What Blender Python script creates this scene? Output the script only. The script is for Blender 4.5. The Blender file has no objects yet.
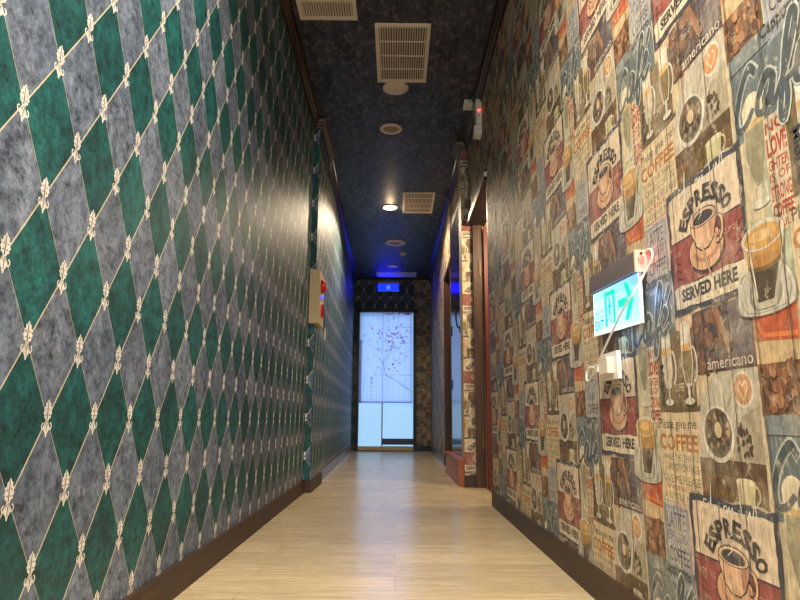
import bpy, bmesh, math, random
from mathutils import Vector, Matrix
from mathutils.geometry import tessellate_polygon
PI = math.pi
scene = bpy.context.scene
COL = scene.collection
random.seed(7)

# ------------------------------------------------------------------ colour
def lin(c):
    c /= 255.0
    return c / 12.92 if c <= 0.04045 else ((c + 0.055) / 1.055) ** 2.4
def rgb(r, g, b): return (lin(r), lin(g), lin(b))

# ------------------------------------------------------------------ materials
def nt(name):
    m = bpy.data.materials.new(name); m.use_nodes = True
    n = m.node_tree; n.nodes.clear()
    return m, n.nodes, n.links
def N(nodes, typ, **kw):
    n = nodes.new(typ)
    for k, v in kw.items():
        if k.startswith('_'): n.inputs[k[1:].replace('_', ' ')].default_value = v
        else: setattr(n, k, v)
    return n
def mixrgb(nodes, links, fac, a, b, blend='MIX'):
    n = nodes.new('ShaderNodeMix'); n.data_type = 'RGBA'; n.blend_type = blend
    for s, v in ((0, fac), (6, a), (7, b)):
        if hasattr(v, 'is_linked') or hasattr(v, 'links'): links.new(v, n.inputs[s])
        elif s == 0: n.inputs[0].default_value = v
        else: n.inputs[s].default_value = (*v[:3], 1)
    return n.outputs[2]
def ramp(nodes, links, fac, p0, p1, c0=(0, 0, 0), c1=(1, 1, 1)):
    r = nodes.new('ShaderNodeValToRGB'); r.color_ramp.elements[0].position = p0; r.color_ramp.elements[1].position = p1
    r.color_ramp.elements[0].color = (*c0, 1); r.color_ramp.elements[1].color = (*c1, 1)
    links.new(fac, r.inputs[0]); return r.outputs[0]
def math_(nodes, links, op, a, b=None):
    n = nodes.new('ShaderNodeMath'); n.operation = op
    for i, v in enumerate((a, b)):
        if v is None: continue
        if hasattr(v, 'links'): links.new(v, n.inputs[i])
        else: n.inputs[i].default_value = v
    return n.outputs[0]
def coords(nodes, links, scale=(1, 1, 1)):
    t = nodes.new('ShaderNodeTexCoord'); m = nodes.new('ShaderNodeMapping'); m.inputs['Scale'].default_value = scale
    links.new(t.outputs['Object'], m.inputs[0]); return m.outputs[0]
def noise(nodes, links, co, sc, det=4, rough=0.6):
    n = N(nodes, 'ShaderNodeTexNoise', _Scale=sc, _Detail=det, _Roughness=rough); links.new(co, n.inputs['Vector']); return n.outputs['Fac']
def bsdf(nodes, links, col, rough=0.5, metal=0.0, spec=0.5):
    b = nodes.new('ShaderNodeBsdfPrincipled'); o = nodes.new('ShaderNodeOutputMaterial')
    links.new(b.outputs[0], o.inputs[0])
    for nm, v in (('Base Color', col), ('Roughness', rough), ('Metallic', metal), ('Specular IOR Level', spec)):
        if hasattr(v, 'links'): links.new(v, b.inputs[nm])
        elif nm == 'Base Color': b.inputs[nm].default_value = (*v, 1)
        else: b.inputs[nm].default_value = v
    return b
def simple(name, col, rough=0.5, metal=0.0, var=0.12, sc=25.0, emit=None, es=0.0, spec=0.5):
    m, n, l = nt(name)
    co = coords(n, l); f = noise(n, l, co, sc)
    c = mixrgb(n, l, f, tuple(x * (1 - var) for x in col), tuple(min(1, x * (1 + var)) for x in col))
    b = bsdf(n, l, c, rough, metal, spec)
    if emit: b.inputs['Emission Color'].default_value = (*emit, 1); b.inputs['Emission Strength'].default_value = es
    return m
def wood(name, c0, c1, rough=0.35, scale=(3, 3, 40), var_rough=True):
    m, n, l = nt(name)
    co = coords(n, l, scale); f = noise(n, l, co, 2.5, 6, 0.65)
    c = mixrgb(n, l, ramp(n, l, f, 0.3, 0.75), c0, c1)
    b = bsdf(n, l, c, rough)
    return m

def coffee_paper():
    m, n, l = nt('coffee_wallpaper')
    at = n.new('ShaderNodeAttribute'); at.attribute_name = 'Col'
    col = at.outputs['Color']
    co = coords(n, l)
    f1 = noise(n, l, co, 9, 5, 0.7)
    worn = ramp(n, l, f1, 0.50, 0.80)
    wm = math_(n, l, 'ADD', math_(n, l, 'MULTIPLY', worn, 0.58), 0.08)
    col = mixrgb(n, l, wm, col, rgb(204, 192, 168))
    f2 = noise(n, l, coords(n, l, (6, 6, 1)), 22, 4, 0.75)          # vertical wood grain
    col = mixrgb(n, l, 0.70, col, ramp(n, l, f2, 0.30, 0.72, (.40, .39, .37), (1.35, 1.33, 1.3)), 'MULTIPLY')
    f3 = noise(n, l, co, 55, 3, 0.6)
    col = mixrgb(n, l, 0.45, col, ramp(n, l, f3, 0.32, 0.68, (.55, .54, .53), (1.3, 1.3, 1.3)), 'MULTIPLY')
    f6 = noise(n, l, coords(n, l, (1, 1, .6)), 48, 8, 0.8)
    col = mixrgb(n, l, math_(n, l, 'MULTIPLY', ramp(n, l, f6, .57, .61), .55), col, rgb(208, 194, 166))
    f7 = noise(n, l, coords(n, l, (1, 1, .35)), 75, 8, 0.8)
    col = mixrgb(n, l, math_(n, l, 'MULTIPLY', ramp(n, l, f7, .60, .64), .5), col, rgb(84, 70, 56))
    b = bsdf(n, l, col, 0.58, 0, 0.4)
    bp = N(n, 'ShaderNodeBump', _Strength=0.12, _Distance=0.002); l.new(f2, bp.inputs['Height']); l.new(bp.outputs[0], b.inputs['Normal'])
    return m
def harlequin_paper():
    m, n, l = nt('harlequin_wallpaper')
    at = n.new('ShaderNodeAttribute'); at.attribute_name = 'Col'
    col = at.outputs['Color']; metal_inv = at.outputs['Alpha']
    co = coords(n, l)
    f1 = noise(n, l, co, 42, 8, 0.78)
    mot = ramp(n, l, f1, 0.36, 0.66, (.16, .20, .24), (1.95, 1.9, 1.8))
    c2 = mixrgb(n, l, 1.0, col, mot, 'MULTIPLY')
    f4 = noise(n, l, coords(n, l, (1, 1, .55)), 5, 5, 0.7)
    c2 = mixrgb(n, l, 0.6, c2, ramp(n, l, f4, 0.38, 0.62, (.45, .52, .6), (1.4, 1.3, 1.25)), 'MULTIPLY')
    c3 = mixrgb(n, l, metal_inv, col, c2)
    metal = math_(n, l, 'MULTIPLY', math_(n, l, 'SUBTRACT', 1.0, metal_inv), 0.55)
    b = bsdf(n, l, c3, 0.55, metal, 0.45)
    bp = N(n, 'ShaderNodeBump', _Strength=0.18, _Distance=0.002); l.new(f1, bp.inputs['Height']); l.new(bp.outputs[0], b.inputs['Normal'])
    return m
def ceiling_paper():
    m, n, l = nt('navy_ceiling_paper')
    co = coords(n, l)
    f1 = noise(n, l, coords(n, l, (7, 1.1, 1)), 2.2, 7, 0.72)
    col = mixrgb(n, l, ramp(n, l, f1, 0.42, 0.60), rgb(15, 19, 28), rgb(50, 56, 66))
    f2 = noise(n, l, coords(n, l, (3, 1.6, 1)), 9, 6, 0.8)
    col = mixrgb(n, l, math_(n, l, 'MULTIPLY', ramp(n, l, f2, 0.51, 0.62), 0.6), col, rgb(122, 118, 104))
    v = N(n, 'ShaderNodeTexVoronoi', _Scale=4.2); v.feature = 'F1'; l.new(co, v.inputs['Vector'])
    w = N(n, 'ShaderNodeMath', operation='SINE'); l.new(math_(n, l, 'MULTIPLY', v.outputs['Distance'], 110.0), w.inputs[0])
    rings = math_(n, l, 'MULTIPLY', ramp(n, l, w.outputs[0], 0.75, 0.95), ramp(n, l, v.outputs['Distance'], 0.10, 0.14, (1, 1, 1), (0, 0, 0)))
    f5 = noise(n, l, co, 30, 3, 0.6)
    rings = math_(n, l, 'MULTIPLY', rings, math_(n, l, 'MULTIPLY', ramp(n, l, f5, .45, .6), 0.5))
    col = mixrgb(n, l, rings, col, rgb(120, 118, 108))
    b = bsdf(n, l, col, 0.5, 0, 0.4)
    bp = N(n, 'ShaderNodeBump', _Strength=0.3, _Distance=0.003); l.new(f2, bp.inputs['Height']); l.new(bp.outputs[0], b.inputs['Normal'])
    return m
def floor_mat():
    m, n, l = nt('pale_wood_vinyl')
    g1 = noise(n, l, coords(n, l, (1.2, 26, 1)), 3.0, 6, 0.65)
    g2 = noise(n, l, coords(n, l, (3, 90, 1)), 3.0, 4, 0.7)
    g3 = noise(n, l, coords(n, l, (1, 2.2, 1)), 1.4, 3, 0.5)
    br = N(n, 'ShaderNodeTexBrick', offset=0.37, _Scale=1.0, _Mortar_Size=0.0018, _Brick_Width=1.22, _Row_Height=0.178, _Bias=0.0)
    br.inputs['Color1'].default_value = (.86, .86, .86, 1); br.inputs['Color2'].default_value = (1.08, 1.08, 1.08, 1); br.inputs['Mortar'].default_value = (.62, .6, .56, 1)
    l.new(coords(n, l), br.inputs['Vector'])
    c = mixrgb(n, l, ramp(n, l, g1, 0.32, 0.72), rgb(190, 168, 130), rgb(222, 204, 168))
    c = mixrgb(n, l, 0.32, c, ramp(n, l, g2, 0.35, 0.7, (.72, .70, .66), (1.08, 1.08, 1.08)), 'MULTIPLY')
    c = mixrgb(n, l, 0.4, c, ramp(n, l, g3, 0.35, 0.7, (.8, .8, .8), (1.1, 1.1, 1.1)), 'MULTIPLY')
    c = mixrgb(n, l, 0.8, c, br.outputs['Color'], 'MULTIPLY')
    r = ramp(n, l, g1, 0.3, 0.7, (.20, .20, .20), (.32, .32, .32))
    b = bsdf(n, l, c, r, 0, 0.85)
    bp = N(n, 'ShaderNodeBump', _Strength=0.10, _Distance=0.001); l.new(g2, bp.inputs['Height']); l.new(bp.outputs[0], b.inputs['Normal'])
    return m
def attr_emit(name, strength):
    m, n, l = nt(name)
    at = n.new('ShaderNodeAttribute'); at.attribute_name = 'Col'
    f = noise(n, l, coords(n, l), 8)
    c = mixrgb(n, l, 0.15, at.outputs['Color'], ramp(n, l, f, .3, .7, (.8, .85, .9), (1.1, 1.1, 1.1)), 'MULTIPLY')
    b = bsdf(n, l, c, 0.3); l.new(c, b.inputs['Emission Color']); b.inputs['Emission Strength'].default_value = strength
    return m
def cloth_mat():
    m, n, l = nt('printed_curtain_cloth')
    at = n.new('ShaderNodeAttribute'); at.attribute_name = 'Col'
    f = noise(n, l, coords(n, l, (1, 1, 1)), 90, 2)
    c = mixrgb(n, l, 0.3, at.outputs['Color'], ramp(n, l, f, .3, .7, (.85, .85, .85), (1.1, 1.1, 1.1)), 'MULTIPLY')
    t = n.new('ShaderNodeBsdfTranslucent'); d = n.new('ShaderNodeBsdfDiffuse'); mx = n.new('ShaderNodeMixShader'); o = n.new('ShaderNodeOutputMaterial')
    l.new(c, t.inputs[0]); l.new(c, d.inputs[0]); mx.inputs[0].default_value = 0.25
    l.new(t.outputs[0], mx.inputs[1]); l.new(d.outputs[0], mx.inputs[2]); l.new(mx.outputs[0], o.inputs[0])
    return m
M = {}
M['coffee'] = coffee_paper(); M['harl'] = harlequin_paper(); M['ceil'] = ceiling_paper(); M['floor'] = floor_mat()
M['base'] = wood('dark_walnut', rgb(32, 20, 13), rgb(76, 50, 33), 0.55, (20, 2.0, 20))
M['base_grey'] = wood('walnut_grey_reflection', rgb(66, 54, 46), rgb(120, 104, 90), 0.3, (20, 2.0, 20))  # greyish reflection of the far baseboards put into the wood colour
M['crown'] = wood('crown_walnut', rgb(24, 13, 9), rgb(66, 40, 26), 0.28, (20, 1.5, 20))
M['jamb'] = wood('brown_jamb', rgb(48, 28, 18), rgb(84, 54, 36), 0.4, (14, 14, 1.2))
M['redwood'] = wood('red_brown_door', rgb(82, 25, 15), rgb(122, 42, 25), 0.45, (14, 14, 1.2))
M['step'] = wood('orange_brown_step', rgb(138, 66, 30), rgb(196, 112, 58), 0.42, (14, 1.5, 14))
M['gloss'] = wood('glossy_dark_door', rgb(36, 26, 24), rgb(58, 42, 38), 0.16, (10, 10, 1.0))
M['black'] = simple('black_metal', rgb(16, 15, 16), 0.4)
M['frame'] = simple('black_frame', rgb(15, 14, 18), 0.45)
M['white'] = simple('white_plastic', rgb(226, 220, 206), 0.4, var=.05)
M['ventw'] = simple('cream_vent_paint', rgb(214, 200, 176), 0.5, var=.06)
M['slot'] = simple('vent_shadow', rgb(46, 38, 32), 0.8)
M['tan'] = simple('tan_mesh', rgb(160, 132, 92), 0.6)
M['grey'] = simple('grey_metal', rgb(120, 108, 108), 0.38, 0.5)
M['cream'] = simple('cream_steel', rgb(198, 182, 140), 0.5, var=.05)
M['red'] = simple('red_plastic', rgb(190, 22, 16), 0.3)
M['blueled'] = simple('blue_lamp', rgb(80, 80, 220), 0.3, emit=rgb(90, 90, 255), es=1.2)
M['redled'] = simple('red_led', rgb(255, 30, 20), 0.3, emit=(1, .03, .02), es=14)
M['lamp'] = simple('lamp_lens', rgb(255, 230, 190), 0.3, emit=(1, .78, .48), es=40)
M['roomwall'] = simple('beige_room_wall', rgb(206, 184, 146), 0.7)
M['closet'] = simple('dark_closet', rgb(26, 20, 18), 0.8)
M['pane'] = simple('frosted_glass', rgb(190, 215, 240), 0.35, emit=rgb(150, 205, 250), es=.85)  # daylight behind the panes is put into their own glow
M['bar'] = simple('slate_rail', rgb(64, 82, 108), 0.5)
M['thresh'] = simple('cream_threshold', rgb(200, 178, 138), 0.5)
M['brass'] = simple('dull_brass', rgb(120, 88, 48), 0.4, 0.6)
M['signhot'] = attr_emit('lit_sign_face', 1.5)
M['signblue'] = attr_emit('blue_lit_sign_face', 20)
M['cloth'] = cloth_mat()
M['chrome'] = simple('worn_chrome', rgb(190, 184, 172), 0.25, 0.9)

# ------------------------------------------------------------------ object helpers
def link(name, me, mat, parent=None):
    o = bpy.data.objects.new(name, me); COL.objects.link(o)
    if mat is not None: me.materials.append(mat)
    if parent: o.parent = parent
    return o
def obj(name, bm, mat, parent=None, smooth=False, bevel=0):
    if bevel:
        bmesh.ops.bevel(bm, geom=[e for e in bm.edges if e.calc_face_angle(0) > 0.5], offset=bevel, segments=2, affect='EDGES', profile=0.7)
    bmesh.ops.recalc_face_normals(bm, faces=bm.faces)
    me = bpy.data.meshes.new(name); bm.to_mesh(me); bm.free()
    if smooth:
        for p in me.polygons: p.use_smooth = True
    return link(name, me, mat, parent)
def thing(name, label, cat, loc=(0, 0, 0), group=None):
    o = bpy.data.objects.new(name, None); COL.objects.link(o); o.location = loc
    o.empty_display_size = 0.1
    o['label'] = label; o['category'] = cat
    if group: o['group'] = group
    return o
def tag(o, label, cat, group=None):
    o['label'] = label; o['category'] = cat
    if group: o['group'] = group
    return o
def S(o): o['kind'] = 'structure'; return o
def dup(root, loc, label):
    r = root.copy(); COL.objects.link(r); r.location = loc; r['label'] = label
    for ch in [c for c in bpy.data.objects if c.parent == root]:
        c = ch.copy(); COL.objects.link(c); c.parent = r
        for g in [k for k in bpy.data.objects if k.parent == ch]:
            d = g.copy(); COL.objects.link(d); d.parent = c
    return r
def box(bm, x0, x1, y0, y1, z0, z1):
    vs = [bm.verts.new((x, y, z)) for x in (x0, x1) for y in (y0, y1) for z in (z0, z1)]
    for f in ((0, 1, 3, 2), (4, 6, 7, 5), (0, 4, 5, 1), (2, 3, 7, 6), (0, 2, 6, 4), (1, 5, 7, 3)):
        bm.faces.new([vs[i] for i in f])
    return bm
def B(*a): return box(bmesh.new(), *a)
def lathe(bm, prof, seg=40, axis='z', c=(0, 0, 0)):
    rings = []
    for r, h in prof:
        ring = []
        for i in range(seg):
            a = 2 * PI * i / seg
            p = {'z': (r * math.cos(a), r * math.sin(a), h), 'x': (h, r * math.cos(a), r * math.sin(a)), 'y': (r * math.cos(a), h, r * math.sin(a))}[axis]
            ring.append(bm.verts.new((p[0] + c[0], p[1] + c[1], p[2] + c[2])))
        rings.append(ring)
    for a, b in zip(rings, rings[1:]):
        for i in range(seg): bm.faces.new((a[i], a[(i + 1) % seg], b[(i + 1) % seg], b[i]))
    bm.faces.new(rings[0]); bm.faces.new(list(reversed(rings[-1])))
    return bm
def tube(bm, pts, r, seg=8, close=False):
    pts = [Vector(p) for p in pts]; rings = []
    for i, p in enumerate(pts):
        d = (pts[min(i + 1, len(pts) - 1)] - pts[max(i - 1, 0)]).normalized()
        a = d.orthogonal().normalized() if i == 0 else (prev - d * prev.dot(d)).normalized()
        prev = a; b = d.cross(a)
        rings.append([bm.verts.new(p + (a * math.cos(2 * PI * k / seg) + b * math.sin(2 * PI * k / seg)) * r) for k in range(seg)])
    for u, v in zip(rings, rings[1:]):
        for i in range(seg): bm.faces.new((u[i], u[(i + 1) % seg], v[(i + 1) % seg], v[i]))
    bm.faces.new(rings[0]); bm.faces.new(list(reversed(rings[-1])))
    return bm
def smooth_pts(pts, n=6):
    P = [tuple(map(float, p)) for p in pts]; out = []
    for i in range(len(P) - 1):
        p0 = P[max(i - 1, 0)]; p1 = P[i]; p2 = P[i + 1]; p3 = P[min(i + 2, len(P) - 1)]
        for k in range(n):
            t = k / n
            out.append(tuple(0.5 * ((2 * b) + (c - a) * t + (2 * a - 5 * b + 4 * c - d) * t * t + (-a + 3 * b - 3 * c + d) * t ** 3) for a, b, c, d in zip(p0, p1, p2, p3)))
    out.append(P[-1]); return out

# ------------------------------------------------------------------ flat print toolkit: lists of (layer, rgba, [(u,v)...convex])
class GL(list):
    """list of print polygons that stamps each with the id of the drawing call it came from"""
    gid = 0
    def append(s, t): list.append(s, (*t, s.gid))
class Print:
    def __init__(s): s.t = GL()
    def __getattribute__(s, k):
        if k in ('poly', 'ell', 'stroke', 'text'): object.__getattribute__(s, 't').gid += 1
        return object.__getattribute__(s, k)
    def poly(s, L, col, pts):
        if len(pts) < 3: return
        if len(pts) <= 4 and convex(pts): s.t.append((L, col, [tuple(p) for p in pts])); return
        v = [Vector((p[0], p[1], 0)) for p in pts]
        for tri in tessellate_polygon([v]): s.t.append((L, col, [tuple(pts[i]) for i in tri]))
    def rect(s, L, col, x0, y0, x1, y1, rough=0.0, k=6):
        if not rough: s.poly(L, col, [(x0, y0), (x1, y0), (x1, y1), (x0, y1)]); return
        P = []
        R = lambda: random.uniform(-rough, rough)
        for i in range(k): P.append((x0 + (x1 - x0) * i / k + R() * .3, y0 + R()))
        for i in range(k): P.append((x1 + R(), y0 + (y1 - y0) * i / k + R() * .3))
        for i in range(k): P.append((x1 - (x1 - x0) * i / k + R() * .3, y1 + R()))
        for i in range(k): P.append((x0 + R(), y1 - (y1 - y0) * i / k + R() * .3))
        s.poly(L, col, P)
    def ell(s, L, col, cx, cy, rx, ry, n=20, rot=0.0, a0=0, a1=2 * PI):
        P = []
        m = n if a1 - a0 >= 2 * PI - 1e-6 else n + 1
        for i in range(m):
            a = a0 + (a1 - a0) * i / n
            x, y = rx * math.cos(a), ry * math.sin(a)
            P.append((cx + x * math.cos(rot) - y * math.sin(rot), cy + x * math.sin(rot) + y * math.cos(rot)))
        s.t.append((L, col, P))
    def stroke(s, L, col, pts, w, taper=False, caps=True):
        q = [pts[0]]
        for p in pts[1:]:
            if math.hypot(p[0] - q[-1][0], p[1] - q[-1][1]) > w * .12: q.append(p)
        if len(q) < 2: return
        pts = q; n = len(pts); Lf = []; Rt = []
        for i in range(n):
            d0 = (pts[i][0] - pts[i - 1][0], pts[i][1] - pts[i - 1][1]) if i else None
            d1 = (pts[i + 1][0] - pts[i][0], pts[i + 1][1] - pts[i][1]) if i < n - 1 else None
            v = []
            for d in (d0, d1):
                if d: h = math.hypot(*d); v.append((-d[1] / h, d[0] / h))
            nx = sum(a[0] for a in v) / len(v); ny = sum(a[1] for a in v) / len(v)
            m = max(.35, nx * nx + ny * ny); f = (1 - i / (n - 1) * .7) if taper else 1.0
            k = w / 2 * f / m
            if caps and i in (0, n - 1):                                    # square-ish ends
                d = d1 if i == 0 else d0; h = math.hypot(*d); sg = -1 if i == 0 else 1
                ex, ey = d[0] / h * sg * w * .3 * f, d[1] / h * sg * w * .3 * f
            else: ex = ey = 0
            Lf.append((pts[i][0] + nx * k + ex, pts[i][1] + ny * k + ey)); Rt.append((pts[i][0] - nx * k + ex, pts[i][1] - ny * k + ey))
        for i in range(n - 1): s.t.append((L + i * .002, col, [Rt[i], Rt[i + 1], Lf[i + 1], Lf[i]]))
    def arc(s, L, col, cx, cy, rx, ry, a0, a1, w, n=14):
        s.stroke(L, col, [(cx + rx * math.cos(a0 + (a1 - a0) * i / n), cy + ry * math.sin(a0 + (a1 - a0) * i / n)) for i in range(n + 1)], w, caps=False)
    def text(s, L, col, txt, x0, y0, x1, y1, bold=0.0, rot=0, fn=None):
        polys, bb = glyphs(txt, bold)
        w = max(1e-6, bb[2] - bb[0]); h = max(1e-6, bb[3] - bb[1])
        for p in polys:
            q = []
            for (x, y) in p:
                a, b = (x - bb[0]) / w, (y - bb[1]) / h
                if rot == -90: X, Y = x0 + b * (x1 - x0), y1 - a * (y1 - y0)
                elif rot == 90: X, Y = x1 - b * (x1 - x0), y0 + a * (y1 - y0)
                else: X, Y = x0 + a * (x1 - x0), y0 + b * (y1 - y0)
                q.append((X, Y))
            s.t.append((L, col, q))
    def text_arc(s, L, col, txt, cx, cy, rx, ry, a0, a1, size, bold=0.0, width=0.8):
        n = len(txt)
        for i, ch in enumerate(txt):
            a = a0 + (a1 - a0) * i / (n - 1)
            polys, bb = glyphs(ch, bold)
            w = bb[2] - bb[0]; h = bb[3] - bb[1]; t = a - PI / 2
            px, py = cx + rx * math.cos(a), cy + ry * math.sin(a)
            for p in polys:
                q = []
                for (x, y) in p:
                    X = ((x - bb[0]) / w - .5) * size * width; Y = ((y - bb[1]) / h - .5) * size
                    q.append((px + X * math.cos(t) - Y * math.sin(t), py + X * math.sin(t) + Y * math.cos(t)))
                s.t.append((L, col, q))
def convex(p):
    s = 0
    for i in range(len(p)):
        a, b, c = p[i], p[(i + 1) % len(p)], p[(i + 2) % len(p)]
        z = (b[0] - a[0]) * (c[1] - b[1]) - (b[1] - a[1]) * (c[0] - b[0])
        if abs(z) < 1e-12: continue
        if s and (z > 0) != (s > 0): return False
        s = z
    return True
_g = {}
def glyphs(txt, bold=0.0):
    k = (txt, bold)
    if k in _g: return _g[k]
    cu = bpy.data.curves.new('t', 'FONT'); cu.body = txt; cu.resolution_u = 2; cu.offset = bold; cu.fill_mode = 'FRONT'
    o = bpy.data.objects.new('t', cu); COL.objects.link(o)
    dg = bpy.context.evaluated_depsgraph_get(); me = bpy.data.meshes.new_from_object(o.evaluated_get(dg))
    V = [(v.co.x, v.co.y) for v in me.vertices]
    polys = []
    for p in me.polygons:
        ps = [V[i] for i in p.vertices]
        if len(ps) <= 3 or convex(ps): polys.append(ps)
        else:
            for tri in tessellate_polygon([[Vector((a, b, 0)) for a, b in ps]]): polys.append([ps[i] for i in tri])
    xs = [p[0] for q in polys for p in q] or [0, 1]; ys = [p[1] for q in polys for p in q] or [0, 1]
    bpy.data.objects.remove(o); bpy.data.curves.remove(cu); bpy.data.meshes.remove(me)
    _g[k] = (polys, (min(xs), min(ys), max(xs), max(ys))); return _g[k]
def clip(poly, r):
    x0, y0, x1, y1 = r
    for ax, val, sg in ((0, x0, 1), (0, x1, -1), (1, y0, 1), (1, y1, -1)):
        if all((p[ax] - val) * sg >= 0 for p in poly): continue
        out = []
        for i in range(len(poly)):
            a, b = poly[i], poly[(i + 1) % len(poly)]
            da, db = (a[ax] - val) * sg, (b[ax] - val) * sg
            if da >= 0: out.append(a)
            if (da >= 0) != (db >= 0):
                t = da / (da - db); out.append((a[0] + (b[0] - a[0]) * t, a[1] + (b[1] - a[1]) * t))
        poly = out
        if len(poly) < 3: return None
    return poly
STEP = 0.00016
def print_mesh(name, polys, origin, udir, nrm, mat, parent=None, back=None, step=STEP):
    """polys in wall coordinates (u along udir from origin, v = height); nrm points into the room; layers stand off the surface"""
    verts = []; faces = []; cols = []
    o = Vector((origin[0], origin[1], 0)); U = Vector((udir[0], udir[1], 0)); Nn = Vector((nrm[0], nrm[1], 0))
    for L, c, p in (t[:3] for t in polys):
        i = len(verts); off = Nn * (step * L)
        for (u, v) in p: verts.append(tuple(o + U * u + off + Vector((0, 0, v))))
        faces.append(tuple(range(i, i + len(p)))); cols.append((c if len(c) == 4 else (*c, 1), len(p)))
    if back:
        c, boxes = back
        for (u0, u1, v0, v1, th) in boxes:
            i = len(verts)
            for d in (0, th):
                for (u, v) in ((u0, v0), (u1, v0), (u1, v1), (u0, v1)): verts.append(tuple(o + U * u - Nn * (d + .0002) + Vector((0, 0, v))))
            for f in ((0, 1, 2, 3), (4, 5, 6, 7), (0, 1, 5, 4), (1, 2, 6, 5), (2, 3, 7, 6), (3, 0, 4, 7)):
                faces.append(tuple(i + k for k in f)); cols.append(((*c, 1), 4))
    me = bpy.data.meshes.new(name); me.from_pydata(verts, [], faces)
    at = me.color_attributes.new('Col', 'FLOAT_COLOR', 'CORNER')
    flat = []
    for c, n in cols: flat.extend(list(c) * n)
    at.data.foreach_set('color', flat)
    me.update()
    return link(name, me, mat, parent)

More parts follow.
